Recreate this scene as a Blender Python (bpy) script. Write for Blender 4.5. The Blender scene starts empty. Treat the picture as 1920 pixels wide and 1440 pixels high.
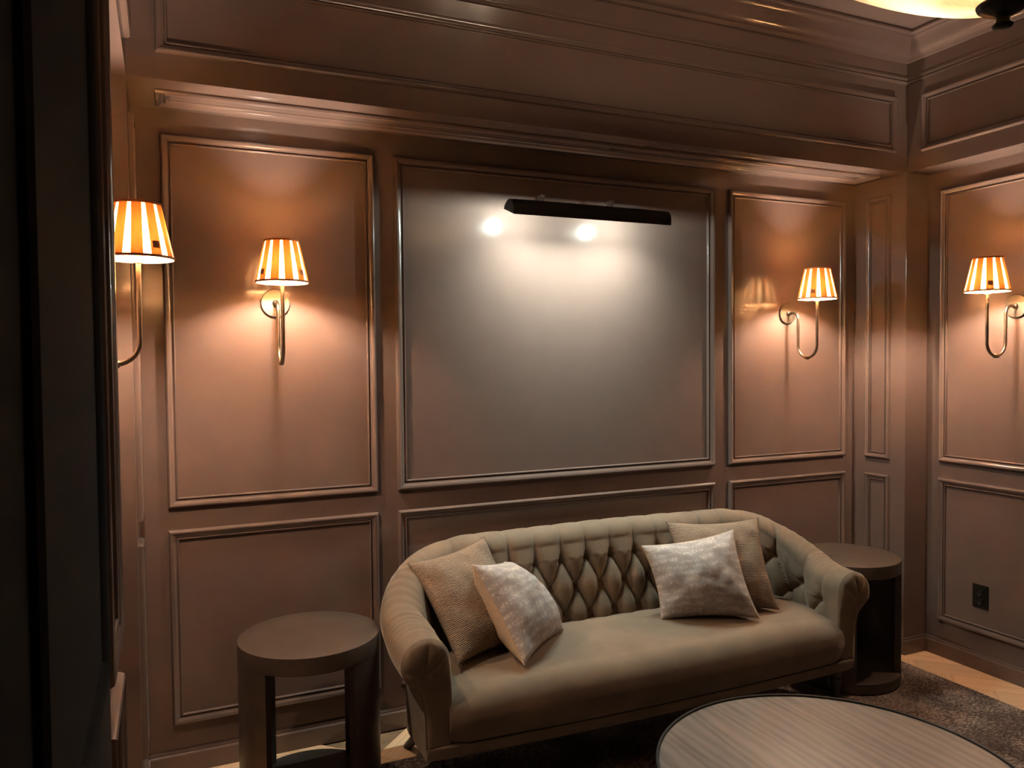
import bpy, bmesh, math, random
import numpy as np
from mathutils import Vector, Matrix, noise
random.seed(7)
rng = np.random.default_rng(7)
C = bpy.context.scene.collection
sc = bpy.context.scene
PI = math.pi

# ------------------------------------------------------------------ camera
YAW, PIT, ROL = math.radians(23.98), math.radians(1.807), math.radians(-0.518)
fwd = Vector((math.sin(YAW)*math.cos(PIT), math.cos(YAW)*math.cos(PIT), -math.sin(PIT)))
rgt = Vector((math.cos(YAW), -math.sin(YAW), 0)); upv = rgt.cross(fwd)
r2 = math.cos(ROL)*rgt + math.sin(ROL)*upv
u2 = -math.sin(ROL)*rgt + math.cos(ROL)*upv
cd = bpy.data.cameras.new('camera'); cam = bpy.data.objects.new('camera', cd); C.objects.link(cam)
m = Matrix.Identity(4)
for i in range(3):
    m[i][0], m[i][1], m[i][2] = r2[i], u2[i], -fwd[i]
m[0][3], m[1][3], m[2][3] = 0.0, -3.2, 1.561
cam.matrix_world = m
cd.sensor_width = 36; cd.lens = 27.468; cd.clip_start = 0.02
sc.camera = cam

# ------------------------------------------------------------------ world, exposure
w = bpy.data.worlds.new('world'); sc.world = w; w.use_nodes = True
w.node_tree.nodes['Background'].inputs[0].default_value = (1.0, 0.8, 0.62, 1)
w.node_tree.nodes['Background'].inputs[1].default_value = 0.0
vs = sc.view_settings
vs.view_transform = 'Standard'; vs.look = 'None'; vs.gamma = 1.0; vs.use_curve_mapping = False
vs.exposure = 2.4
SCONCE_L = 430.0      # bulb radiance
PENDANT_L = 66.0
PICTURE_L = 800.0
PICTURE_W = 2.4       # watts of the picture-light reflector

# ------------------------------------------------------------------ helpers
def link(name, me, mat=None, parent=None):
    o = bpy.data.objects.new(name, me); C.objects.link(o)
    if mat is not None and me is not None and len(me.materials) == 0: me.materials.append(mat)
    if parent is not None: o.parent = parent
    return o
def mesh(name, v, f, smooth=False):
    me = bpy.data.meshes.new(name); me.from_pydata([tuple(p) for p in v], [], [tuple(q) for q in f]); me.update()
    if smooth: me.polygons.foreach_set('use_smooth', [True]*len(me.polygons))
    return me
class MB:
    def __init__(s): s.v = []; s.f = []
    def add(s, v, f):
        n = len(s.v); s.v += [tuple(p) for p in v]; s.f += [tuple(i+n for i in q) for q in f]; return s
    def box(s, x0, y0, z0, x1, y1, z1):
        v = [(x, y, z) for z in (z0, z1) for y in (y0, y1) for x in (x0, x1)]
        return s.add(v, [(0,2,3,1),(4,5,7,6),(0,1,5,4),(2,6,7,3),(0,4,6,2),(1,3,7,5)])
    def lathe(s, prof, n=32, axis='z', c=(0,0,0), cap0=False, cap1=False):
        v = []; f = []
        for r, h in prof:
            for k in range(n):
                a = 2*PI*k/n; p = (r*math.cos(a), r*math.sin(a), h)
                if axis == 'y': p = (p[0], -p[2], p[1])
                if axis == 'x': p = (p[2], p[0], p[1])
                v.append((p[0]+c[0], p[1]+c[1], p[2]+c[2]))
        for i in range(len(prof)-1):
            for k in range(n):
                k2 = (k+1) % n; f.append((i*n+k, i*n+k2, (i+1)*n+k2, (i+1)*n+k))
        if cap0: f.append(tuple(range(n-1, -1, -1)))
        if cap1: f.append(tuple((len(prof)-1)*n+k for k in range(n)))
        return s.add(v, f)
    def tube(s, pts, r, n=12, caps=True):
        pts = [Vector(p) for p in pts]; v = []; f = []
        rr = r if isinstance(r, (list, tuple)) else [r]*len(pts)
        ref = None
        for i, p in enumerate(pts):
            t = (pts[min(i+1, len(pts)-1)] - pts[max(i-1, 0)]).normalized()
            if ref is None:
                ref = Vector((1,0,0)) if abs(t.x) < .9 else Vector((0,1,0))
            a = (ref - t*ref.dot(t)).normalized(); ref = a; b = t.cross(a)
            for k in range(n):
                an = 2*PI*k/n; v.append(p + (a*math.cos(an) + b*math.sin(an))*rr[i])
        for i in range(len(pts)-1):
            for k in range(n):
                k2 = (k+1) % n; f.append((i*n+k, i*n+k2, (i+1)*n+k2, (i+1)*n+k))
        if caps: f.append(tuple(range(n-1,-1,-1))); f.append(tuple((len(pts)-1)*n+k for k in range(n)))
        return s.add(v, f)
    def build(s, name, mat, parent=None, smooth=False, angle=None, bevel=0, off=None):
        v = s.v if off is None else [(p[0]-off[0], p[1]-off[1], p[2]-off[2]) for p in s.v]
        me = mesh(name, v, s.f, smooth)
        if bevel or angle or True:
            bm = bmesh.new(); bm.from_mesh(me)
            if bevel: bmesh.ops.bevel(bm, geom=[e for e in bm.edges if len(e.link_faces) == 2 and e.calc_face_angle(0) > .6], offset=bevel, segments=2, affect='EDGES', profile=.6)
            bmesh.ops.recalc_face_normals(bm, faces=bm.faces)
            bm.to_mesh(me); bm.free()
        if smooth: me.polygons.foreach_set('use_smooth', [True]*len(me.polygons))
        if smooth and angle: me.set_sharp_from_angle(angle=angle)
        return link(name, me, mat, parent)
def tag(o, label, cat, group=None, kind=None):
    o['label'] = label
    if cat: o['category'] = cat
    if group: o['group'] = group
    if kind: o['kind'] = kind
    return o
def thing(name, label, cat, loc, rz=0, group=None):
    o = bpy.data.objects.new(name, None); C.objects.link(o); o.location = loc; o.rotation_euler = (0,0,rz)
    o.empty_display_size = .1
    return tag(o, label, cat, group)
def copy_tree(o, parent=None):
    c = o.copy(); C.objects.link(c); c.parent = parent
    for ch in list(o.children): copy_tree(ch, c)
    return c
def struct(o, label):
    o['kind'] = 'structure'; o['label'] = label; return o

# ------------------------------------------------------------------ materials
def newmat(name):
    mt = bpy.data.materials.new(name); mt.use_nodes = True
    nt = mt.node_tree; return mt, nt, nt.nodes['Principled BSDF']
def nd(nt, typ, **kw):
    n = nt.nodes.new(typ)
    for k, v in kw.items():
        if k in n.inputs.keys(): n.inputs[k].default_value = v
        else: setattr(n, k, v)
    return n
def ramp(nt, src, stops):
    r = nt.nodes.new('ShaderNodeValToRGB')
    while len(r.color_ramp.elements) < len(stops): r.color_ramp.elements.new(.5)
    for e, (p, c) in zip(r.color_ramp.elements, stops): e.position = p; e.color = (*c, 1)
    nt.links.new(src, r.inputs[0]); return r
def bump(nt, bs, src, strength, dist):
    b = nd(nt, 'ShaderNodeBump', Strength=strength, Distance=dist)
    nt.links.new(src, b.inputs['Height']); nt.links.new(b.outputs[0], bs.inputs['Normal']); return b
def coord(nt, scale=(1,1,1), rot=(0,0,0), kind='Object'):
    t = nt.nodes.new('ShaderNodeTexCoord'); mp = nt.nodes.new('ShaderNodeMapping')
    mp.inputs['Scale'].default_value = scale; mp.inputs['Rotation'].default_value = rot
    nt.links.new(t.outputs[kind], mp.inputs[0]); return mp.outputs[0]
def simple(name, col, rough, metal=0.0, nscale=None, namt=.15, bumpd=0.0, spec=.5):
    mt, nt, bs = newmat(name)
    bs.inputs['Roughness'].default_value = rough; bs.inputs['Metallic'].default_value = metal
    bs.inputs['Specular IOR Level'].default_value = spec
    bs.inputs['Base Color'].default_value = (*col, 1)
    if nscale:
        n = nd(nt, 'ShaderNodeTexNoise', Scale=nscale, Detail=4.0)
        nt.links.new(coord(nt), n.inputs['Vector'])
        lo = tuple(c*(1-namt) for c in col); hi = tuple(min(1, c*(1+namt)) for c in col)
        r = ramp(nt, n.outputs[0], [(.3, lo), (.7, hi)])
        nt.links.new(r.outputs[0], bs.inputs['Base Color'])
        if bumpd: bump(nt, bs, n.outputs[0], .5, bumpd)
    return mt
M = {}
M['paint'] = simple('taupe_brown_satin_paint', (.150, .102, .085), .16, nscale=9, namt=.03)
M['black_paint'] = simple('black_door_paint', (.006, .0045, .004), .9, nscale=6, namt=.1, spec=.2)
M['metal_black'] = simple('matte_black_metal', (.010, .009, .008), .5, nscale=20, spec=.3)
M['bronze'] = simple('brushed_bronze', (.32, .235, .17), .33, 1.0, nscale=30)
M['steel'] = simple('small_steel', (.35, .32, .29), .35, 1.0, nscale=30)
M['dark_bronze'] = simple('dark_bronze_plate', (.15, .12, .095), .42, .9, nscale=14, namt=.2)
M['table_metal'] = simple('dark_umber_table', (.078, .055, .041), .38, .15, nscale=14, namt=.12)
M['leg'] = simple('dark_stained_leg', (.012, .008, .006), .4, nscale=30)
M['black_plastic'] = simple('black_outlet_plastic', (.006, .006, .005), .35, nscale=30)
M['socket'] = simple('ivory_candle_sleeve', (.75, .62, .48), .5, nscale=30, namt=.05)
M['finial'] = simple('black_iron_finial', (.02, .015, .012), .3, .6, nscale=30)
M['trim_tape'] = simple('rust_trim_tape', (.48, .18, .07), .8, nscale=200)
M['cream'] = simple('cream_cotton', (.50, .37, .25), .85, nscale=60, namt=.08, bumpd=.0006, spec=.2)
M['zip'] = simple('cream_piping', (.55, .45, .35), .8, nscale=60)
M['rim'] = simple('black_table_rim', (.012, .010, .009), .38, .4, nscale=30)

def emis(name, col, L):
    mt, nt, bs = newmat(name)
    n = nd(nt, 'ShaderNodeTexNoise', Scale=3.0); nt.links.new(coord(nt), n.inputs['Vector'])
    bs.inputs['Base Color'].default_value = (.8,.8,.8,1)
    bs.inputs['Emission Color'].default_value = (*col, 1); bs.inputs['Emission Strength'].default_value = L
    return mt
M['bulb'] = emis('sconce_bulb_glow', (1.0, .81, .65), SCONCE_L)
M['pendant_bulb'] = emis('pendant_bulb_glow', (1.0, .76, .54), PENDANT_L)
M['led'] = emis('picture_lamp_glow', (.85, 1.0, .93), PICTURE_L)

def fabric_shade(name, col, trans):
    mt = bpy.data.materials.new(name); mt.use_nodes = True; nt = mt.node_tree; nt.nodes.clear()
    out = nt.nodes.new('ShaderNodeOutputMaterial'); mix = nt.nodes.new('ShaderNodeMixShader')
    d = nt.nodes.new('ShaderNodeBsdfDiffuse'); t = nt.nodes.new('ShaderNodeBsdfTranslucent')
    n = nd(nt, 'ShaderNodeTexNoise', Scale=90.0, Detail=3.0); nt.links.new(coord(nt, (1,1,.12)), n.inputs['Vector'])
    r = ramp(nt, n.outputs[0], [(.3, tuple(c*.85 for c in col)), (.7, col)])
    nt.links.new(r.outputs[0], d.inputs[0]); nt.links.new(r.outputs[0], t.inputs[0])
    mix.inputs[0].default_value = trans
    nt.links.new(d.outputs[0], mix.inputs[1]); nt.links.new(t.outputs[0], mix.inputs[2]); nt.links.new(mix.outputs[0], out.inputs[0])
    return mt
M['shade'] = fabric_shade('sheer_cream_shade_fabric', (.86, .58, .29), .15)
M['pleat'] = fabric_shade('folded_amber_shade_fabric', (.60, .25, .065), .16)
M['pendant_shade'] = fabric_shade('ivory_pleated_silk', (.78, .64, .46), .27)

def velvet():
    mt, nt, bs = newmat('olive_taupe_velvet')
    n = nd(nt, 'ShaderNodeTexNoise', Scale=7.0, Detail=5.0, Roughness=.6); nt.links.new(coord(nt), n.inputs['Vector'])
    r = ramp(nt, n.outputs[0], [(.3, (.150, .109, .075)), (.7, (.195, .144, .101))])
    nt.links.new(r.outputs[0], bs.inputs['Base Color'])
    bs.inputs['Roughness'].default_value = .75; bs.inputs['Specular IOR Level'].default_value = .2
    bs.inputs['Sheen Weight'].default_value = .5; bs.inputs['Sheen Roughness'].default_value = .35
    bs.inputs['Sheen Tint'].default_value = (.9, .78, .64, 1)
    n2 = nd(nt, 'ShaderNodeTexNoise', Scale=60.0, Detail=3.0); nt.links.new(coord(nt), n2.inputs['Vector'])
    bump(nt, bs, n2.outputs[0], .25, .002)
    return mt
M['velvet'] = velvet()

def weave():
    mt, nt, bs = newmat('tan_ribbed_weave')
    co = coord(nt, kind='UV')
    wv = nd(nt, 'ShaderNodeTexWave', Scale=20.0, Distortion=5.0, Detail=4.0); wv.inputs['Detail Scale'].default_value = 2.0
    wv.bands_direction = 'Y'; nt.links.new(co, wv.inputs['Vector'])
    n = nd(nt, 'ShaderNodeTexNoise', Scale=140.0, Detail=2.0); nt.links.new(co, n.inputs['Vector'])
    mx = nd(nt, 'ShaderNodeMath', operation='ADD'); nt.links.new(wv.outputs[1], mx.inputs[0]); nt.links.new(n.outputs[0], mx.inputs[1])
    hv = nd(nt, 'ShaderNodeMath', operation='MULTIPLY'); hv.inputs[1].default_value = .5; nt.links.new(mx.outputs[0], hv.inputs[0])
    r = ramp(nt, hv.outputs[0], [(.25, (.13, .090, .064)), (.55, (.25, .182, .130)), (.85, (.38, .29, .21))])
    nt.links.new(r.outputs[0], bs.inputs['Base Color']); bs.inputs['Roughness'].default_value = .9; bs.inputs['Specular IOR Level'].default_value = .15
    bump(nt, bs, hv.outputs[0], .7, .003)
    return mt
M['weave'] = weave()
def mottled():
    mt, nt, bs = newmat('grey_mauve_printed_cotton')
    co = coord(nt, kind='UV')
    v = nd(nt, 'ShaderNodeTexVoronoi', Scale=26.0); v.feature = 'DISTANCE_TO_EDGE'
    mp = coord(nt, (1.8, .8, 1), kind='UV'); nt.links.new(mp, v.inputs['Vector'])
    wv = nd(nt, 'ShaderNodeTexWave', Scale=3.2, Distortion=7.0, Detail=2.0); wv.wave_type = 'RINGS'; nt.links.new(co, wv.inputs['Vector'])
    n = nd(nt, 'ShaderNodeTexNoise', Scale=9.0, Detail=6.0, Roughness=.7); nt.links.new(co, n.inputs['Vector'])
    a = nd(nt, 'ShaderNodeMath', operation='GREATER_THAN'); a.inputs[1].default_value = .10; nt.links.new(v.outputs['Distance'], a.inputs[0])
    b = nd(nt, 'ShaderNodeMath', operation='MULTIPLY'); nt.links.new(a.outputs[0], b.inputs[0]); nt.links.new(wv.outputs[1], b.inputs[1])
    c = nd(nt, 'ShaderNodeMath', operation='MULTIPLY_ADD'); c.inputs[1].default_value = .26; nt.links.new(b.outputs[0], c.inputs[0]); nt.links.new(n.outputs[0], c.inputs[2])
    r = ramp(nt, c.outputs[0], [(.33, (.30, .26, .24)), (.58, (.39, .345, .32)), (.80, (.56, .51, .465))])
    nt.links.new(r.outputs[0], bs.inputs['Base Color']); bs.inputs['Roughness'].default_value = .75; bs.inputs['Specular IOR Level'].default_value = .25
    n3 = nd(nt, 'ShaderNodeTexNoise', Scale=180.0); nt.links.new(co, n3.inputs['Vector']); bump(nt, bs, n3.outputs[0], .3, .001)
    return mt
M['print'] = mottled()

def wood(name, dark, mid, light, scale, rough, dist=3.0, rot=0, bands='Y'):
    mt, nt, bs = newmat(name)
    co = coord(nt, scale, (0, 0, rot))
    n = nd(nt, 'ShaderNodeTexNoise', Scale=2.2, Detail=8.0, Roughness=.62, Distortion=.6); nt.links.new(co, n.inputs['Vector'])
    wv = nd(nt, 'ShaderNodeTexWave', Scale=1.6, Distortion=dist, Detail=3.0); wv.bands_direction = bands; wv.inputs['Detail Scale'].default_value = 1.2
    nt.links.new(co, wv.inputs['Vector'])
    fine = nd(nt, 'ShaderNodeTexNoise', Scale=14.0, Detail=4.0); nt.links.new(co, fine.inputs['Vector'])
    a = nd(nt, 'ShaderNodeMath', operation='MULTIPLY_ADD'); a.inputs[1].default_value = .25
    nt.links.new(wv.outputs[1], a.inputs[0]); nt.links.new(n.outputs[0], a.inputs[2])
    b = nd(nt, 'ShaderNodeMath', operation='MULTIPLY_ADD'); b.inputs[1].default_value = .25
    nt.links.new(fine.outputs[0], b.inputs[0]); nt.links.new(a.outputs[0], b.inputs[2])
    r = ramp(nt, b.outputs[0], [(.45, dark), (.72, mid), (1.0, light)])
    inf = nt.nodes.new('ShaderNodeObjectInfo')
    hs = nd(nt, 'ShaderNodeHueSaturation'); mr = nd(nt, 'ShaderNodeMapRange'); mr.inputs[3].default_value = .88; mr.inputs[4].default_value = 1.1
    nt.links.new(inf.outputs['Random'], mr.inputs[0]); nt.links.new(mr.outputs[0], hs.inputs['Value']); nt.links.new(r.outputs[0], hs.inputs['Color'])
    nt.links.new(hs.outputs[0], bs.inputs['Base Color']); bs.inputs['Roughness'].default_value = rough
    bump(nt, bs, b.outputs[0], .15, .002)
    return mt
M['oak'] = wood('pale_oak', (.64, .385, .205), (.75, .48, .28), (.82, .56, .35), (1.2, 9, 9), .45)
M['table_wood'] = wood('dark_grey_oak', (.062, .049, .040), (.115, .095, .078), (.165, .139, .114), (5.5, .75, 5.5), .38, 9.0, math.radians(6), 'X')
M['joint'] = simple('dark_floor_gap', (.22, .13, .07), .8, nscale=20)

def rugmat():
    mt, nt, bs = newmat('brown_heather_pile')
    co = coord(nt)
    n = nd(nt, 'ShaderNodeTexNoise', Scale=110.0, Detail=4.0, Roughness=.75); nt.links.new(coord(nt, (.5, 1, 1)), n.inputs['Vector'])
    n2 = nd(nt, 'ShaderNodeTexNoise', Scale=4.5, Detail=4.0); nt.links.new(co, n2.inputs['Vector'])
    a = nd(nt, 'ShaderNodeMath', operation='MULTIPLY_ADD'); a.inputs[1].default_value = .6
    nt.links.new(n2.outputs[0], a.inputs[0]); nt.links.new(n.outputs[0], a.inputs[2])
    r = ramp(nt, a.outputs[0], [(.58, (.045, .031, .027)), (.78, (.14, .10, .085)), (.96, (.42, .325, .27))])
    nt.links.new(r.outputs[0], bs.inputs['Base Color']); bs.inputs['Roughness'].default_value = .95; bs.inputs['Specular IOR Level'].default_value = .1
    bump(nt, bs, n.outputs[0], .9, .008)
    return mt
M['rug'] = rugmat()

# ------------------------------------------------------------------ the room
XC, XR, XW, XL = -.094, 3.509, 3.665, -.271     # left/right header faces, right and left wall faces
S = .330                                         # depth of the back bay under the header
ZS, ZC = 2.501, 3.160                            # header underside, ceiling
YF = -4.0
def box_obj(name, b, mat='paint', label='', bev=0.0, parent=None):
    o = MB().box(*b).build(name, M[mat], parent, bevel=bev)
    if parent is None: struct(o, label)
    return o
PROF = [(0,0),(0,.011),(.003,.018),(.008,.0205),(.013,.019),(.019,.0135),(.0245,.0105),(.0265,.010),(.0270,.004),(.0300,.004),(.0305,.009),(.0325,.0115),(.0355,.0115),(.0375,.008),(.038,0)]
def frame(parent, o, ux, uz, n, W, H, prof=PROF, sc_=1.0, name='panel_moulding'):
    """mitred picture-frame moulding: o = outer corner, ux/uz in-plane axes, n = out of the wall"""
    o, ux, uz, n = Vector(o), Vector(ux), Vector(uz), Vector(n)
    v = []; f = []; k = len(prof)
    for cx, cz, sx, sz in ((0,0,1,1),(W,0,-1,1),(W,H,-1,-1),(0,H,1,-1)):
        for u, h in prof:
            u *= sc_; h *= sc_
            v.append(o + ux*(cx+sx*u) + uz*(cz+sz*u) + n*(h-.0008))
    for c in range(4):
        d = (c+1) % 4
        for i in range(k-1): f.append((c*k+i, d*k+i, d*k+i+1, c*k+i+1))
    mb = MB().add(v, f)
    return mb.build(name, M['paint'], parent, smooth=True, angle=math.radians(28))
X1,X2,X3,X4,X5,X6 = .002,.804,.889,2.541,2.633,3.432
ZUT,ZUB,ZLT,ZLB,ZB = 2.409,1.013,.928,.186,.0864

# floor with herringbone planks
floor = struct(MB().box(-.9, YF-.3, -.08, 4.2, .4, -.006).build('floor', M['joint']), 'pale oak herringbone floor showing around the brown rug')
PW, PL = .15, .75
pm = mesh('plank', *(lambda b: (b.v, b.f))(MB().box(-PL/2+.0006, -PW/2+.0006, -.02, PL/2-.0006, PW/2-.0006, 0)))
bm = bmesh.new(); bm.from_mesh(pm)
bmesh.ops.bevel(bm, geom=[e for e in bm.edges if abs(e.verts[0].co.z) < 1e-6 and abs(e.verts[1].co.z) < 1e-6], offset=.0012, segments=1, affect='EDGES'); bmesh.ops.recalc_face_normals(bm, faces=bm.faces); bm.to_mesh(pm); bm.free()
pm.materials.append(M['oak'])
c45 = math.cos(PI/4)
nplank = 0
n5 = int(PL/PW)
for i in range(-60, 60):
    for j in range(-12, 13):
        # herringbone lattice in the rotated frame
        for kind in (0, 1):
            bx = i*PW + j*2*PL*0 ; by = i*PW + j*2*PL
            if kind == 0: px, py, a = bx + PL/2, by + PW/2, 0
            else: px, py, a = bx + PW/2, by + PW + PL/2, PI/2
            X = (px - py)*c45 + 1.9; Y = (px + py)*c45 - 2.0
            if -.15 < X < 3.75 and -4.1 < Y < .1 and nplank < 295:
                o = link('plank', pm, None, floor); o.location = (X, Y, 0); o.rotation_euler = (0, 0, a + PI/4); nplank += 1

# back wall
wb = box_obj('wall_back', (XC-.25, 0, 0, XW+.25, .15, ZS+.1), label='taupe panelled back wall behind the sofa')
for a, b in ((X1,X2),(X3,X4),(X5,X6)):
    frame(wb, (a,0,ZUB), (1,0,0), (0,0,1), (0,-1,0), b-a, ZUT-ZUB, sc_=1.12 if a == X3 else 1.0)
    frame(wb, (a,0,ZLB), (1,0,0), (0,0,1), (0,-1,0), b-a, ZLT-ZLB)
# corner piers of the bay
wcr = box_obj('wall_pier_right', (XR, -S, 0, XW+.25, .001, ZS+.05), label='square panelled pier in the corner beside the round end table', bev=.0015)
wcl = box_obj('wall_pier_left', (XL-.2, -S, 0, XC, .001, ZS+.05), label='square panelled pier in the corner between two wall lamps', bev=.0015)
for (z0, z1) in ((ZUB, ZUT), (ZLB, ZLT)):
    frame(wcr, (XR, -.082, z0), (0,-1,0), (0,0,1), (-1,0,0), .156, z1-z0, sc_=.9)
    frame(wcl, (XC, -.082, z0), (0,-1,0), (0,0,1), (1,0,0), .156, z1-z0, sc_=.9)
# right wall
wr = box_obj('wall_right', (XW, YF-.2, 0, XW+.25, -S+.001, ZS+.1), label='taupe panelled side wall with the black outlet')
for ya, yb in ((-.411, -1.21), (-1.30, -2.70), (-2.79, -3.59)):
    for (z0, z1) in ((ZUB, ZUT), (ZLB, ZLT)):
        frame(wr, (XW, ya, z0), (0,-1,0), (0,0,1), (-1,0,0), ya-yb, z1-z0)
# left wall: lamp bay, near pier, black door, rest
wl = box_obj('wall_left', (XL-.2, -1.41, 0, XL, -S+.001, ZS+.1), label='recessed taupe wall bay carrying a wall lamp')
YN = -1.385
wln = box_obj('wall_pier_near', (XL-.2, -1.90, 0, XC-.011, YN, ZS+.05), label='narrow panelled pier next to the black door', bev=.0015)
for (z0, z1) in ((ZUB, ZUT), (ZLB, ZLT)):
    frame(wln, (XC-.011, -1.425, z0), (0,-1,0), (0,0,1), (1,0,0), .315, z1-z0)
wlr = box_obj('wall_left_near', (XL-.2, YF-.2, 0, XC-.03, -1.899, ZS+.1), label='taupe wall behind the open black door')
door = MB().box(XC-.029, -2.86, .01, XC+.012, -1.93, 2.44).build('door_1', M['black_paint'], bevel=.002)
struct(door, 'black panelled door standing along the side wall')
DPROF = [(0,0),(0,.006),(.006,.010),(.014,.008),(.024,0)]
for z0, z1 in ((.2, 1.0), (1.15, 2.32)):
    f_ = frame(door, (XC+.012, -2.04, z0), (0,-1,0), (0,0,1), (1,0,0), .58, z1-z0, DPROF)
    f_.data.materials.clear(); f_.data.materials.append(M['black_paint'])
wf = box_obj('wall_front', (XL-.2, YF-.2, 0, XW+.25, YF, ZC), label='plain taupe wall opposite the sofa')
# headers (frieze)
hb = box_obj('wall_header_back', (XL-.2, -S, ZS, XW+.25, .15, ZC), label='deep panelled header above the sofa bay', bev=.0015)
hr = box_obj('wall_header_right', (XR, YF, ZS, XW+.25, -S+.002, ZC), label='panelled header running above the right side wall', bev=.0015)
hl = box_obj('wall_header_left', (XL-.2, YF, ZS, XC, -S+.002, ZC), label='panelled header running above the lamp bay and black door', bev=.0015)
frame(hb, (-.006,-S,2.588), (1,0,0), (0,0,1), (0,-1,0), 3.426, .285)
frame(hr, (XR,-.420,2.588), (0,-1,0), (0,0,1), (-1,0,0), 3.15, .285)
frame(hl, (XC,-.420,2.588), (0,-1,0), (0,0,1), (1,0,0), 3.15, .285)
SOFP = [(0,0),(0,.008),(.004,.014),(.010,.016),(.016,.013),(.022,.008),(.024,.008),(.025,.004),(.030,.004),(.031,.009),(.036,.012),(.042,.010),(.050,.004),(.052,.004),(.053,.001),(.06,0)]
frame(hb, (-.012,-.070,ZS), (1,0,0), (0,-1,0), (0,0,-1), 3.442, .166, SOFP)
ce = box_obj('ceiling', (XL-.2, YF-.2, ZC, XW+.25, .15, ZC+.1), label='flat taupe ceiling inside the crown moulding')
# crown moulding swept round the room
CP = [(0,2.944),(.010,2.946),(.015,2.953),(.010,2.960),(.010,2.963),(.016,2.967),(.016,2.975),(.010,2.978),(.010,3.046),(.026,3.048),(.030,3.056),(.036,3.062),(.046,3.064),(.054,3.068),(.066,3.078),(.076,3.093),(.086,3.110),(.098,3.124),(.110,3.131),(.113,3.137),(.122,3.139),(.131,3.144),(.131,3.152),(.124,3.152),(.124,3.162)]
v = []; f = []; k = len(CP)
for sx, sy in ((1,-1),(-1,-1),(-1,1),(1,1)):
    x0 = XC if sx > 0 else XR; y0 = -S if sy < 0 else YF
    for o_, z in CP: v.append((x0+sx*o_, y0+sy*o_, z))
for c in range(4):
    d = (c+1) % 4
    for i in range(k-1): f.append((c*k+i, d*k+i, d*k+i+1, c*k+i+1))
struct(MB().add(v, f).build('trim_1', M['paint'], smooth=True, angle=math.radians(30)), 'stepped taupe crown moulding under the ceiling')
# baseboards
BP = [(0,0),(.018,0),(.018,.068),(.016,.072),(.010,.074),(.010,.079),(.006,.0864),(0,.0864)]
def baseboard(name, pts, label):
    pts = [Vector((x, y)) for x, y in pts]; v = []; f = []; k = len(BP)
    for i, p in enumerate(pts):
        d0 = (p-pts[i-1]).normalized() if i else None
        d1 = (pts[i+1]-p).normalized() if i < len(pts)-1 else None
        n0 = Vector((d0.y, -d0.x)) if d0 else None; n1 = Vector((d1.y, -d1.x)) if d1 else None
        if n0 and n1: nn = (n0+n1); nn = nn/ (1+n0.dot(n1))
        else: nn = n0 or n1
        for o_, z in BP: v.append((p.x+nn.x*o_, p.y+nn.y*o_, z+.0005))
    for i in range(len(pts)-1):
        for j in range(k-1): f.append((i*k+j, (i+1)*k+j, (i+1)*k+j+1, i*k+j+1))
    struct(MB().add(v, f).build(name, M['paint'], smooth=True, angle=math.radians(25)), label)
baseboard('baseboard_back', [(XC,0),(XR,0)], 'taupe baseboard along the back wall under the panels')
baseboard('baseboard_right', [(XR,0),(XR,-S),(XW,-S),(XW,YF)], 'taupe baseboard around the corner pier and outlet wall')
baseboard('baseboard_left', [(XC,-1.9),(XC,YN),(XL,YN),(XL,-S),(XC,-S),(XC,0)], 'taupe baseboard around the lamp bay piers')

# ------------------------------------------------------------------ rug
rug = thing('area_rug', 'large brown heathered rug lying under the sofa and coffee table', 'rug', (1.78, -1.95, 0))
RX0, RX1, RY0, RY1 = .16, 3.40, -3.55, -.283
b = MB().box(RX0, RY0, .0005, RX1, RY1, .008)
b.build('backing', M['rug'], rug, off=(1.78,-1.95,0))
def pile(regions, sp):
    V = []; F = []
    for (x0, x1, y0, y1) in regions:
        xs, ys = np.meshgrid(np.arange(x0, x1, sp), np.arange(y0, y1, sp)); xs = xs.ravel(); ys = ys.ravel()
        n = len(xs); xs = xs + rng.uniform(-sp, sp, n)*.6; ys = ys + rng.uniform(-sp, sp, n)*.6
        a = rng.uniform(0, 2*PI, n); t = rng.uniform(0, 2*PI, n); ln = rng.uniform(.2, 1, n)*.008; h = rng.uniform(.0015, .0045, n)
        wd = .0018
        base = len(V)*0 + sum(len(q) for q in V)
        p0 = np.stack([xs-np.cos(a)*wd, ys-np.sin(a)*wd, np.full(n,.007)], 1)
        p1 = np.stack([xs+np.cos(a)*wd, ys+np.sin(a)*wd, np.full(n,.007)], 1)
        p2 = np.stack([xs+np.cos(t)*ln, ys+np.sin(t)*ln, .008+h], 1)
        V.append(np.concatenate([p0,p1,p2])); F.append(np.stack([np.arange(n), np.arange(n)+n, np.arange(n)+2*n], 1)+base)
    V = np.concatenate(V); F = np.concatenate(F)
    V = V - np.array([1.78,-1.95,0])
    return mesh('pile', V.tolist(), F.tolist())
pl = link('pile', pile([(RX0,1.1,-.75,RY1),(2.0,RX1,-1.9,RY1),(1.1,2.0,-.9,RY1),(.16,1.1,-1.1,-.75)], .0068), M['rug'], rug); pl['kind'] = 'stuff'
RZ = .0126   # furniture stands in the pile

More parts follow.
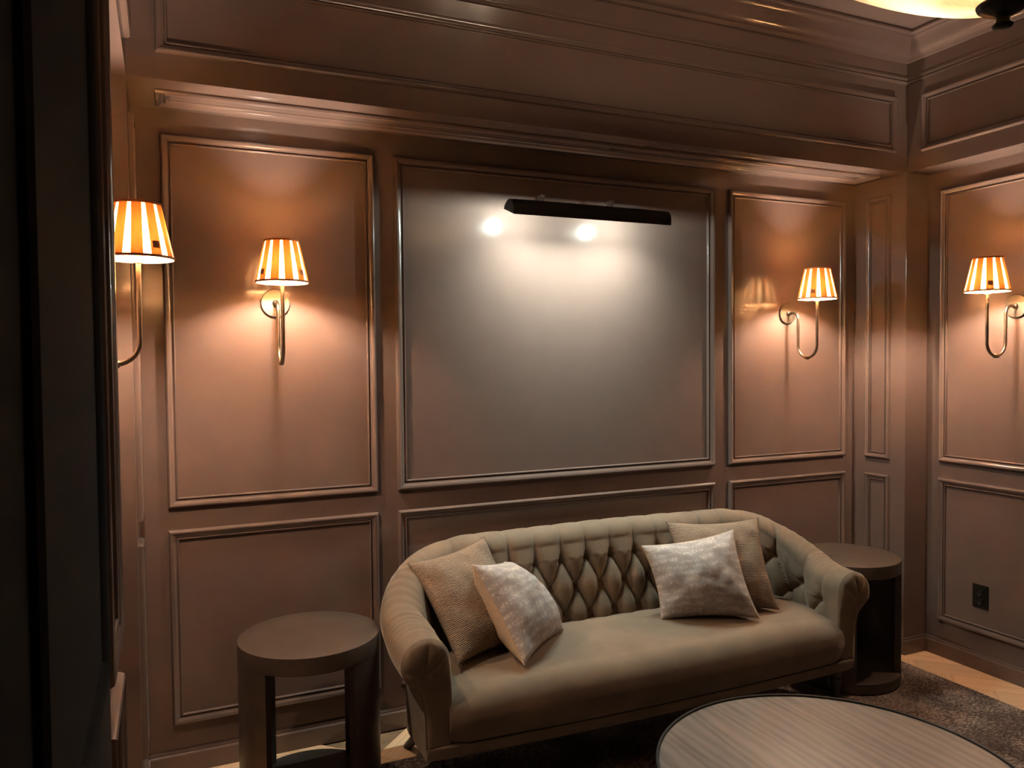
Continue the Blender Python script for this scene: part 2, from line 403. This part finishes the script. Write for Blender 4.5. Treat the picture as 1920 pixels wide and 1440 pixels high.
# ------------------------------------------------------------------ sofa
SX, SY = 1.737, -.50
sofa = thing('tufted_sofa', 'olive taupe velvet sofa with deep buttoned curved back and rolled arms', 'sofa', (SX, SY, 0), math.radians(-.6))
def sub(P): return [(p[0], p[1]-SY, p[2]) for p in P]      # sofa builders work with x about the sofa centre, world y
HW, YA, YB_, RC = .864, -.735, -.37, .155
La = (-RC + YB_) - YA; Lc = RC*PI/2; Lb = 2*(HW-RC)
LT = 2*La + 2*Lc + Lb
def path(t):
    """plan path of the seat/back junction, outward normal"""
    if t < La: return (-HW, YA+t), (-1, 0)
    t -= La
    if t < Lc:
        a = t/RC; return (-(HW-RC)-RC*math.cos(a), (YB_-RC)+RC*math.sin(a)), (-math.cos(a), math.sin(a))
    t -= Lc
    if t < Lb: return (-(HW-RC)+t, YB_), (0, 1)
    t -= Lb
    if t < Lc:
        a = PI/2 - t/RC; return ((HW-RC)+RC*math.cos(a), (YB_-RC)+RC*math.sin(a)), (math.cos(a), math.sin(a))
    t -= Lc
    return (HW, YB_-RC-t), (1, 0)
def ztop(t):
    d = min(t, LT-t)          # distance from the arm front
    pts = [(0,.632),(.07,.634),(.135,.640),(.2,.656),(.27,.715),(.337,.782),(.404,.826),(.47,.842),(.54,.848),(.67,.848),(.9,.852),(1.145,.854)]
    return float(np.interp(d, [p[0] for p in pts], [p[1] for p in pts]))
def smooth01(x): x = max(0, min(1, x)); return x*x*(3-2*x)
NT = 420
NI, NR, NO = 60, 44, 26
ts = np.linspace(0, LT, NT)
# smooth the top line
zt_ = np.array([ztop(t) for t in ts])
ker = np.ones(19)/19; zt_ = np.convolve(np.pad(zt_, 9, mode='edge'), ker, mode='valid')
ZSEAT = .39
DX = .1185
def profile(t, zt):
    d = min(t, LT-t); k = smooth01(d/.55)
    r = .086*(1-k) + .066*k; oc = .094*(1-k) + .128*k
    out = []
    for i in range(NI):
        s = i/(NI-1); z = ZSEAT + (zt-r-ZSEAT)*s
        o_ = (oc-r)*(s**1.3); out.append((o_, z, 0, s))
    for i in range(1, NR+1):
        a = PI - i/NR*(PI+1.15); out.append((oc+r*math.cos(a), zt-r+r*math.sin(a), 1, i/NR))
    o0, z0 = out[-1][0], out[-1][1]
    for i in range(1, NO+1):
        s = i/NO; z = z0 + (.215-z0)*s
        base = .095
        o_ = base + (o0-base)*math.exp(-s*6.0); out.append((o_, z, 2, s))
    return out, r
G = []; INFO = []
for t, zt in zip(ts, zt_):
    (px, py), (nx, ny) = path(t); pr, r = profile(t, zt)
    G.append([(px+nx*o_, py+ny*o_, z) for o_, z, kk, s in pr]); INFO.append([(kk, s, z-(zt-r)) for o_, z, kk, s in pr])
G = np.array(G); NP = G.shape[1]
du = np.gradient(G, axis=0); dv = np.gradient(G, axis=1)
N = np.cross(dv, du); N /= np.linalg.norm(N, axis=2, keepdims=True)+1e-9
# make normals point to the inside/top (away from the body)
if N[NT//2, 10, 1] > 0: N = -N
TC = LT/2
B1, DY = -.062, .113
buttons = []
D = np.zeros((NT, NP))
for i, t in enumerate(ts):
    d = min(t, LT-t); fr = smooth01((d-.05)/.06)       # plain stretch at the arm fronts
    arm = 1 - smooth01((d-.2)/.3)
    dyl = DY*(1-.12*arm); b1 = B1*(1-.15*arm)
    u = (t-TC)/DX
    for j in range(NP):
        kk, s, b = INFO[i][j]
        if kk == 0:
            if b > b1:
                kq = min(1, (b-b1)/.06); h = abs(math.sin(PI*u))**(.42-.20*kq)
                amp = .038 - .010*kq
            else:
                wv_ = (b-b1)/dyl; p = u + wv_/2; q = u - wv_/2
                h = (abs(math.sin(PI*p))*abs(math.sin(PI*q)))**.42; amp = .038
            # button dimples
            wv_ = (b-b1)/dyl; rw = round(wv_)
            if rw <= 0:
                uu = u - (rw % 2)*.5; du_ = (uu-round(uu))*DX; db = (wv_-rw)*dyl
                rr = math.hypot(du_, db); dim = .018*math.exp(-(rr/.015)**2)
            else: dim = 0
            D[i,j] = fr*(amp*h - .016 - dim) 
        elif kk == 1:
            fade = 1 - smooth01((s-.30)/.40)
            h = abs(math.sin(PI*u))**.22
            D[i,j] = fr*((.028*h - .016)*(1-smooth01(s/.35)) + smooth01(s/.35)*fade*(.009*h-.006))
            # gathered wrinkles on the arms
            wr_ = smooth01((d-.10)/.05)*(1-smooth01((d-.32)/.1))
            D[i,j] += wr_*.0016*math.sin(t*2*PI/.021 + 2.5*math.sin(s*5+t*9))*math.sin(PI*min(1, s*1.4))
            D[i,j] += .0016*noise.noise((t*9, s*3, 3.1))
        else:
            D[i,j] = .0012*noise.noise((t*8, s*6, 7.7))*math.sin(PI*s)
G2 = G + N*D[:,:,None]
v = G2.reshape(-1,3).tolist(); f = []
for i in range(NT-1):
    for j in range(NP-1):
        a = i*NP+j; f.append((a, a+1, a+NP+1, a+NP))
back = MB().add(sub(v), f).build('back_and_arms', M['velvet'], sofa, smooth=True)
# buttons
bt = MB().lathe([(0.0005,.0055),(.004,.005),(.008,.003),(.010,0)], 14)
btm = mesh('button', bt.v, bt.f, True); btm.materials.append(M['velvet'])
def grid_at(t, b):
    i = int(np.argmin(np.abs(ts-t))); js = [j for j in range(NI)]
    j = min(js, key=lambda j: abs(INFO[i][j][2]-b)); return Vector(G2[i,j]), Vector(N[i,j])
for row in range(0, 3):
    for k in range(-14, 15):
        t = TC + (k + (row % 2)*.5)*DX; d = min(t, LT-t)
        if d < .10 or t < 0 or t > LT: continue
        arm = 1 - smooth01((d-.2)/.3)
        bz = B1*(1-.15*arm) - row*DY*(1-.12*arm)
        i = int(np.argmin(np.abs(ts-t)))
        if INFO[i][0][2] > bz - .07: continue
        p, n_ = grid_at(t, bz)
        o = link('button', btm, None, back); o.location = (p.x, p.y-SY, p.z); o.rotation_euler = n_.to_track_quat('Z', 'Y').to_euler()
# arm fronts
for sgn in (-1, 1):
    i = 0 if sgn < 0 else NT-1
    pr, r = profile(ts[i], zt_[i]); oc = .094; zt = zt_[i]
    pts = [(o_, z) for o_, z, kk, s in pr]
    pts = [p for p in pts if p[1] >= .258]
    pts = [(0.006, .258)] + pts + [(.095, .258)]
    cz = zt - r; K = len(pts); NRING = 16
    v = []; f = []
    for ri in range(NRING):
        s = ri/(NRING-1)
        for (o_, z) in pts:
            top = smooth01((z-(cz-r*.9))/.05)
            cx_ = (oc+.012)*top + .050*(1-top); ccz = (cz-.4*r)*top + min(max(z, .285), cz-.06)*(1-top)
            x = o_ + (cx_-o_)*s*.985; zz = z + (ccz-z)*s*.985
            e = 1-(1-min(1, s*2.4))**2
            fw = .024*math.sqrt(max(0, e))*(.55+.45*top)
            an = math.atan2(z-cz, o_-oc)
            pleat = abs(math.sin(an*3.5+.4))**.4
            fw += top*(-.010*(1-pleat)*smooth01(s*4)*(1-s) ) - top*.006*smooth01((s-.6)/.4)
            v.append((sgn*(HW+x), YA-fw, zz))
    for ri in range(NRING-1):
        for k in range(K):
            k2 = (k+1) % K; f.append((ri*K+k, ri*K+k2, (ri+1)*K+k2, (ri+1)*K+k))
    f.append(tuple((NRING-1)*K+k for k in range(K)))
    af = MB().add(sub(v), f).build('arm_front', M['velvet'], sofa, smooth=True)
    # piping down the outer front edge
    seam = [(sgn*(HW+o_), YA-.002, z) for o_, z in pts if z < cz-r*.85 and o_ > .05]
    MB().tube(sub(seam), .0035, 8).build('piping', M['velvet'], af, smooth=True)
# seat: bench cushion with a bowed front
def yfront(x): return -.780 - .030*(1-min(1, (x/.88)**2))
NXs = 90; prof_n = 48
v = []; f = []
for i in range(NXs):
    x = -.882 + 1.764*i/(NXs-1); e = abs(x)/.882
    drop = .030*e**5; yf = yfront(x) + .020*max(0, e-.93)/.07
    P = []
    for k in range(22):
        s = k/21; y = -.32 + (yf+.085+.32)*s
        P.append((y, .440 + .040*math.sin(PI*min(1, s*.62+.25))**1.0 - drop))
    y0, z0 = P[-1]
    for k in range(1, 19):
        a = k/18*PI/2
        P.append((y0 + (yf-.004-y0)*math.sin(a), z0 - (z0-.345)*(1-math.cos(a))))
    P += [(yf-.001, .322), (yf+.007, .300), (yf+.016, .280), (yf+.022, .269), (yf+.030, .263), (yf+.10, .263), (-.33, .263), (-.32, .325)]
    prof_n = len(P)
    for y, z in P: v.append((x, y, z + .003*noise.noise((x*3, y*3, 1.0))))
for i in range(NXs-1):
    for k in range(prof_n):
        k2 = (k+1) % prof_n; f.append((i*prof_n+k, i*prof_n+k2, (i+1)*prof_n+k2, (i+1)*prof_n+k))
f.append(tuple(range(prof_n))); f.append(tuple((NXs-1)*prof_n+k for k in range(prof_n)))
MB().add(sub(v), f).build('seat', M['velvet'], sofa, smooth=True, angle=math.radians(60))
# front rail
v = []; f = []
nx = 60
for i in range(nx):
    x = -.958 + 1.916*i/(nx-1); e = abs(x)/.958
    yf = -.757 - .026*(1-min(1, (x/.94)**2)) + .010*smooth01((e-.95)/.05)
    for y, z in ((yf+.05,.215),(yf+.014,.215),(yf+.009,.219),(yf+.006,.230),(yf+.002,.250),(yf+.003,.259),(yf+.012,.264),(yf+.05,.264)): v.append((x, y, z))
for i in range(nx-1):
    for k in range(8):
        k2 = (k+1) % 8; f.append((i*8+k, i*8+k2, (i+1)*8+k2, (i+1)*8+k))
f.append(tuple(range(8))); f.append(tuple((nx-1)*8+k for k in range(8)))
MB().add(sub(v), f).build('front_rail', M['velvet'], sofa, smooth=True, angle=math.radians(50))
# dust cover (underside) following the plan
ring = []
for t in np.linspace(0, LT, 60):
    (px, py), (nx_, ny_) = path(t); ring.append((px+nx_*.075, py+ny_*.075))
nr = len(ring)
v = [(x, y, z) for z in (.217, .225) for x, y in ring]
f = [tuple(range(nr)), tuple(range(2*nr-1, nr-1, -1))] + [(k, (k+1) % nr, nr+(k+1) % nr, nr+k) for k in range(nr)]
MB().add(sub(v), f).build('underside', M['leg'], sofa)
for sx in (-1, 1):
    # front leg: turned taper
    mb = MB().lathe([(.012,RZ),(.014,RZ+.004),(.017,.05),(.023,.14),(.026,.180),(.021,.185),(.021,.191),(.028,.195),(.028,.220)], 20, c=(sx*.875, -.715-SY, 0), cap0=True, cap1=True)
    mb.build('leg', M['leg'], sofa, smooth=True, angle=math.radians(40))
    # rear leg: sabre curve
    p = []; rr = []
    for k in range(12):
        s = k/11; p.append((sx*(.845+.03*s*s), (-.345+.155*s**1.6)-SY, .222-(.222-.0005)*s)); rr.append(.026-.010*s)
    MB().tube(p, rr, 12).build('leg', M['leg'], sofa, smooth=True, angle=math.radians(50))

# ------------------------------------------------------------------ cushions
def cushion(name, label, TL, TR, BL, BR, T, mats, seed, pinch=.10):
    """a cushion spanned by its four corner points"""
    TL, TR, BL, BR = Vector(TL), Vector(TR), Vector(BL), Vector(BR)
    base = (BL+BR)/2
    nn = ((TR+BR)/2-(TL+BL)/2).cross((TL+TR)/2-(BL+BR)/2).normalized()      # front face
    root = thing(name, label, 'cushion', tuple(base), 0, None)
    n = 40
    def sheet(side):
        v = []; uv = []
        for a in range(n+1):
            for b_ in range(n+1):
                u = math.sin((2*a/n-1)*PI/2*.98)/math.sin(PI/2*.98); w_ = math.sin((2*b_/n-1)*PI/2*.98)/math.sin(PI/2*.98)
                x = u*(1-pinch*(1-w_*w_))*.5+.5; y = w_*(1-pinch*(1-u*u))*.5+.5
                e = max(0, (1-u*u))*max(0, (1-w_*w_))
                z = T*e**.50*1.12
                wr = noise.noise((u*2.2+seed, w_*2.2, seed*1.7+side))*.010 + noise.noise((u*5+seed, w_*4, seed))*.005
                # corner tension folds
                wr += .006*math.sin(7*(u+w_)+seed)*abs(u*w_)
                z = (z + wr*min(1, e*6))*side
                p = BL*(1-x)*(1-y) + BR*x*(1-y) + TL*(1-x)*y + TR*x*y - base + nn*z
                v.append(tuple(p)); uv.append((u*.5+.5, w_*.5+.5))
        f = []
        for a in range(n):
            for b_ in range(n):
                k = a*(n+1)+b_; q = (k, k+n+1, k+n+2, k+1); f.append(q if side > 0 else q[::-1])
        me = mesh('cover', v, f, True)
        ul = me.uv_layers.new(name='UVMap')
        for lp in me.loops: ul.data[lp.index].uv = uv[lp.vertex_index]
        return me, v
    mf, vf = sheet(1); mbk, _ = sheet(-1)
    link('front_cover', mf, M[mats[0]], root); link('back_cover', mbk, M[mats[1]], root)
    rim = [vf[a*(n+1)] for a in range(n+1)] + [vf[n*(n+1)+b_] for b_ in range(1, n+1)] + [vf[a*(n+1)+n] for a in range(n-1, -1, -1)] + [vf[b_] for b_ in range(n-1, 0, -1)]
    rim.append(rim[0])
    MB().tube(rim, .0022, 6, caps=False).build('seam', M[mats[1]], root, smooth=True)
    return root
cushion('throw_cushion', 'tan ribbed cushion tucked into the sofa arm behind a sideways grey cushion', (.835,-.33,.785), (1.161,-.30,.848), (.930,-.616,.478), (1.29,-.50,.478), .080, ('weave','weave'), 1.3)
cushion('throw_cushion', 'grey patterned cushion leaning sideways showing its cream back', (1.033,-.50,.798), (1.24,-.33,.745), (1.142,-.717,.478), (1.435,-.46,.478), .105, ('print','cream'), 2.6)
cushion('throw_cushion', 'tan ribbed cushion standing behind an upright grey cushion', (2.018,-.33,.834), (2.457,-.42,.829), (2.00,-.50,.478), (2.387,-.628,.478), .080, ('weave','weave'), 4.1)
cushion('throw_cushion', 'grey patterned cushion facing out in front of a tan cushion', (1.83,-.42,.766), (2.25,-.50,.811), (1.859,-.52,.478), (2.236,-.68,.478), .088, ('print','cream'), 5.7)

# ------------------------------------------------------------------ end tables
def end_table(x, y, rz, label):
    t = thing('end_table', label, 'table', (x, y, RZ), rz)
    R, H = .243, .600-RZ
    MB().lathe([(.001,H),(R-.004,H),(R-.001,H-.001),(R,H-.004),(R,H-.058),(R-.002,H-.060),(.001,H-.060)], 96).build('top', M['table_metal'], t, smooth=True, angle=math.radians(30))
    MB().lathe([(.001,.050),(R-.003,.050),(R,.047),(R,.002),(R-.002,0),(.001,0)], 96).build('base', M['table_metal'], t, smooth=True, angle=math.radians(30))
    for sgn in (0, PI):
        v = []; f = []; n = 28; ha = math.radians(54); ri = R-.028
        for k in range(n+1):
            a = sgn - ha + 2*ha*k/n
            for r_, z in ((R-.0005,.049),(R-.0005,H-.059),(ri,H-.059),(ri,.049)): v.append((r_*math.cos(a), r_*math.sin(a), z))
        for k in range(n):
            for c in range(4):
                c2 = (c+1) % 4; f.append((k*4+c, k*4+c2, (k+1)*4+c2, (k+1)*4+c))
        f.append((0,1,2,3)); f.append(tuple(n*4+c for c in (3,2,1,0)))
        MB().add(v, f).build('leg', M['table_metal'], t, smooth=True, angle=math.radians(30))
end_table(.450, -.405, math.radians(-9), 'round dark drum table with open front standing by the large lower wall panel')
end_table(3.006, -.415, 0, 'round dark drum table tucked between sofa arm and corner pier')

# ------------------------------------------------------------------ coffee table
ct = thing('coffee_table', 'round dark oak coffee table with thin black rim', 'table', (1.73, -1.575, RZ))
CR, CH = .513, .38-RZ
MB().lathe([(.001,CH-.003),(CR-.010,CH-.003),(CR-.010,CH-.030),(.001,CH-.030)], 128).build('top', M['table_wood'], ct, smooth=True, angle=math.radians(30))
MB().lathe([(CR-.0095,CH-.034),(CR-.0095,CH+.001),(CR-.008,CH+.003),(CR-.002,CH+.003),(CR,CH+.001),(CR,CH-.034),(CR-.0095,CH-.034)], 128).build('rim', M['rim'], ct, smooth=True, angle=math.radians(30))
MB().lathe([(.001,0),(.30,0),(.30,.012),(.26,.02),(.24,.06),(.22,.18),(.24,.30),(.30,CH-.03),(.001,CH-.03)], 64).build('pedestal', M['rim'], ct, smooth=True, angle=math.radians(30))

# ------------------------------------------------------------------ wall lamps
PROJ = .21
def make_sconce(name, label, loc, rz):
    t = thing(name, label, 'lamp', loc, rz, 'pleated wall lamps')
    MB().lathe([(.001,.0),(.054,.0),(.055,.002),(.055,.008),(.053,.010),(.001,.010)], 48, axis='y').build('backplate', M['dark_bronze'], t, smooth=True, angle=math.radians(30))
    # U shaped arm in the local yz plane (y negative = into the room)
    P = [(0,-.008,0),(0,-.045,0)]
    for k in range(1, 9): a = k/8*PI/2; P.append((0, -.045-.035*math.sin(a), -.035+.035*math.cos(a)))
    zb_ = -.233; rb = (PROJ-.080)/2
    for k in range(0, 25): a = k/24*PI; P.append((0, -.080-rb+rb*math.cos(a), zb_+rb-rb*math.sin(a)*1.0))
    P.append((0, -PROJ, .055))
    arm = MB().tube(P, .0072, 14).build('arm', M['bronze'], t, smooth=True, angle=math.radians(50))
    yk = -.080-rb
    MB().lathe([(.0074,-.013),(.0105,-.011),(.0105,-.007),(.0085,-.006),(.0085,-.003),(.0112,-.002),(.0112,.002),(.0085,.003),(.0085,.006),(.0105,.007),(.0105,.011),(.0074,.013)], 20, axis='y', c=(0,yk,zb_)).build('knuckle', M['bronze'], arm, smooth=True, angle=math.radians(30))
    MB().lathe([(.0075,-.006),(.012,-.004),(.012,.004),(.0075,.006)], 20, axis='y', c=(0,-.016,0)).build('collar', M['bronze'], t, smooth=True)
    MB().lathe([(.001,.050),(.013,.050),(.013,.090),(.001,.090)], 24, c=(0,-PROJ,0)).build('socket', M['socket'], t, smooth=True, angle=math.radians(30))
    # shade
    z0, z1, r0, r1 = .063, .213, .0925, .060
    n = 96; prof = [(r0+(r1-r0)*k/8, z0+(z1-z0)*k/8) for k in range(9)]
    sh = MB().lathe(prof, n, c=(0,-PROJ,0)).build('shade', M['shade'], t, smooth=True)
    NPL = 11
    v = []; f = []
    for k in range(9):
        r_, z = prof[k]; hw = .0125+.0030*(1-k/8)
        for s_, off in ((-1,.0006),(-.6,.0028),(0,.0032),(.6,.0028),(1,.0006)):
            a = s_*hw/r_; v.append(((r_+off)*math.cos(a), (r_+off)*math.sin(a), z))
    for k in range(8):
        for c in range(4): f.append((k*5+c, k*5+c+1, (k+1)*5+c+1, (k+1)*5+c))
    pmesh = mesh('pleat', v, f, True); pmesh.materials.append(M['pleat'])
    for k in range(NPL):
        o = link('pleat', pmesh, None, sh); o.location = (0,-PROJ,0); o.rotation_euler = (0,0,2*PI*(k+.5)/NPL)
    for r_, z in ((r0+.0005, z0), (r1+.0005, z1)):
        MB().lathe([(r_-.0005,z-.003),(r_+.0025,z-.003),(r_+.0025,z+.004),(r_-.0005,z+.004),(r_-.0005,z-.003)], 64, c=(0,-PROJ,0)).build('trim_band', M['trim_tape'], sh, smooth=True, angle=math.radians(30))
    # small care label sewn inside, showing as a dark patch
    for a0 in (math.radians(-48), math.radians(212)):
        v = []
        for zz in (z0+.022, z0+.042):
            rr_ = r0+(r1-r0)*(zz-z0)/(z1-z0)+.0042
            for da in (-.11, 0, .11): v.append((rr_*math.cos(a0+da), rr_*math.sin(a0+da)-PROJ, zz))
        MB().add(v, [(0,1,4,3),(1,2,5,4)]).build('label_patch', M['trim_tape'], sh)
    # bulb
    me = bpy.data.meshes.new('bulb'); bm = bmesh.new(); bmesh.ops.create_icosphere(bm, subdivisions=2, radius=.021)
    for vv in bm.verts: vv.co.z *= 1.25; vv.co += Vector((0,-PROJ,.110))
    bm.to_mesh(me); bm.free(); me.polygons.foreach_set('use_smooth', [True]*len(me.polygons))
    link('bulb', me, M['bulb'], t)
    return t
s0 = make_sconce('wall_sconce', 'pleated amber wall lamp on the tall panel above the open-front drum table', (.405, -.0005, 1.79), 0)
def place(loc, rz, label):
    c = copy_tree(s0); c.location = loc; c.rotation_euler = (0,0,rz); c['label'] = label; return c
place((3.022, -.0005, 1.79), 0, 'pleated amber wall lamp beside the picture light, over the sofa arm near the corner pier')
place((XW-.0005, -.805, 1.79), -PI/2, 'pleated amber wall lamp on the wall that has the outlet')
place((XL+.0005, -.765, 1.79), PI/2, 'pleated amber wall lamp in the recessed bay next to the black door')

# ------------------------------------------------------------------ picture light
pt = thing('picture_light', 'long black picture light clipped over the empty centre panel', 'lamp', (1.715, -.20, 2.193))
x0, x1 = -.390, .390
sec = []     # shell cross-section (y, z) about the root, outer then inner
arc = [(-.052,-.034),(-.054,-.010),(-.050,.012),(-.036,.028),(-.015,.036),(.010,.034),(.030,.024),(.043,.015),(.048,.004)]
inn = [(y*.94, z*.92-.001) for y, z in arc[::-1]]
sec = arc + inn; ns = len(sec)
v = [(x, y, z) for x in (x0, x1) for y, z in sec]
f = [(k, (k+1) % ns, ns+(k+1) % ns, ns+k) for k in range(ns)]
f.append(tuple(range(ns))); f.append(tuple(2*ns-1-k for k in range(ns)))
MB().add(v, f).build('housing', M['metal_black'], pt, smooth=True, angle=math.radians(40))
for xx in (x0+.001, x1-.003):
    na = len(arc)
    v = [(xx+d_, y, z) for d_ in (0,.002) for y, z in inn]
    f = [tuple(range(na)), tuple(range(2*na-1, na-1, -1))] + [(k, (k+1) % na, na+(k+1) % na, na+k) for k in range(na)]
    MB().add(v, f).build('end_cap', M['metal_black'], pt)
MB().box(-.30, .046, .042, .385, .056, .052).build('bar', M['steel'], pt, bevel=.002)
for xx in (-.215, .13):
    br = MB().box(xx-.014, .030, .030, xx+.014, .060, .046).box(xx-.011, .030, .046, xx-.006, .058, .074).box(xx+.006, .030, .046, xx+.011, .058, .074).box(xx-.011, .030, .070, xx+.011, .058, .075).build('clip', M['steel'], pt, bevel=.001)
    MB().tube([(xx,.05,.047),(xx,.12,.047),(xx,.1995,.047)], .006, 10).build('wall_arm', M['metal_black'], pt, smooth=True, angle=math.radians(50))
    MB().lathe([(.001,0),(.020,0),(.020,.006),(.018,.008),(.001,.008)], 24, axis='y', c=(xx,.1995,.047)).build('wall_plate', M['metal_black'], pt, smooth=True, angle=math.radians(30))
for xx in (1.418-1.715, 1.915-1.715):
    me = bpy.data.meshes.new('lamp_capsule'); bm = bmesh.new(); bmesh.ops.create_icosphere(bm, subdivisions=2, radius=.009)
    for vv in bm.verts: vv.co += Vector((xx, .012, -.010))
    bm.to_mesh(me); bm.free(); link('lamp_capsule', me, M['led'], pt)
# the long reflector throws the lamps' light down the wall
ld = bpy.data.lights.new('reflector_beam', 'AREA'); ld.shape = 'RECTANGLE'; ld.size = .70; ld.size_y = .014; ld.energy = PICTURE_W; ld.color = (.85, 1.0, .93); ld.spread = math.radians(125)
lo = bpy.data.objects.new('reflector_beam', ld); C.objects.link(lo); lo.parent = pt; lo.location = (0, .012, -.026)
lo.rotation_euler = (math.atan2(.16, .98), 0, 0)

# ------------------------------------------------------------------ pendant
pd = thing('pendant_lamp', 'pleated ivory bowl pendant with black finial under the ceiling', 'lamp', (1.774, -2.0, 2.33))
def bowl(r): return .030 + .18*(r/.40)**1.5
NPB = 96
v = []; f = []; rs = [.024 + (.40-.024)*k/16 for k in range(17)]
for k, r_ in enumerate(rs):
    for a_ in range(NPB*2):
        a = PI*a_/NPB; off = (.0045 if a_ % 2 else -.0045)*min(1, r_/.12)
        v.append((r_*math.cos(a), r_*math.sin(a), bowl(r_)+off))
n2 = NPB*2
for k in range(16):
    for a_ in range(n2): f.append((k*n2+a_, k*n2+(a_+1) % n2, (k+1)*n2+(a_+1) % n2, (k+1)*n2+a_))
psh = MB().add(v, f).build('pleated_bowl', M['pendant_shade'], pd)
MB().tube([(.402*math.cos(2*PI*k/96), .402*math.sin(2*PI*k/96), .212) for k in range(97)], .006, 8, caps=False).build('rim_trim', M['bronze'], psh, smooth=True)
MB().lathe([(.001,-.022),(.012,-.021),(.020,-.017),(.022,-.012),(.016,-.006),(.014,.004),(.022,.010),(.040,.018),(.052,.026),(.055,.034),(.050,.040),(.030,.044),(.001,.046)], 40).build('finial', M['finial'], pd, smooth=True, angle=math.radians(45))
MB().tube([(0,0,.04),(0,0,.81)], .007, 12).build('stem', M['finial'], pd, smooth=True)
MB().lathe([(.001,.829),(.07,.829),(.07,.815),(.05,.80),(.001,.80)], 40).build('canopy', M['finial'], pd, smooth=True, angle=math.radians(30))
for k in range(3):
    a = 2*PI*k/3+.4
    MB().tube([(0,0,.30),(.40*math.cos(a),.40*math.sin(a),.212)], .004, 8).build('support_rod', M['finial'], pd, smooth=True)
    me = bpy.data.meshes.new('bulb'); bm = bmesh.new(); bmesh.ops.create_icosphere(bm, subdivisions=2, radius=.03)
    for vv in bm.verts: vv.co += Vector((.13*math.cos(a+1), .13*math.sin(a+1), .20))
    bm.to_mesh(me); bm.free(); link('bulb', me, M['pendant_bulb'], pd)

# ------------------------------------------------------------------ outlet
ol = thing('wall_outlet', 'black wall outlet plate in the lower panel of the side wall', 'outlet', (XW, -.641, .312))
MB().box(-.006, -.040, 0, 0, .040, .115).build('plate', M['black_plastic'], ol, bevel=.002)
for zz in (.036, .079):
    rc = MB().lathe([(.001,.0),(.016,.0),(.017,-.001),(.017,-.002)], 28, axis='x', c=(-.0075,0,zz)).build('receptacle', M['black_plastic'], ol, smooth=True)
    MB().box(-.0085, -.0075, zz-.004, -.0074, -.0055, zz+.006).box(-.0085, .0055, zz-.004, -.0074, .0075, zz+.006).build('slot', M['steel'], rc)
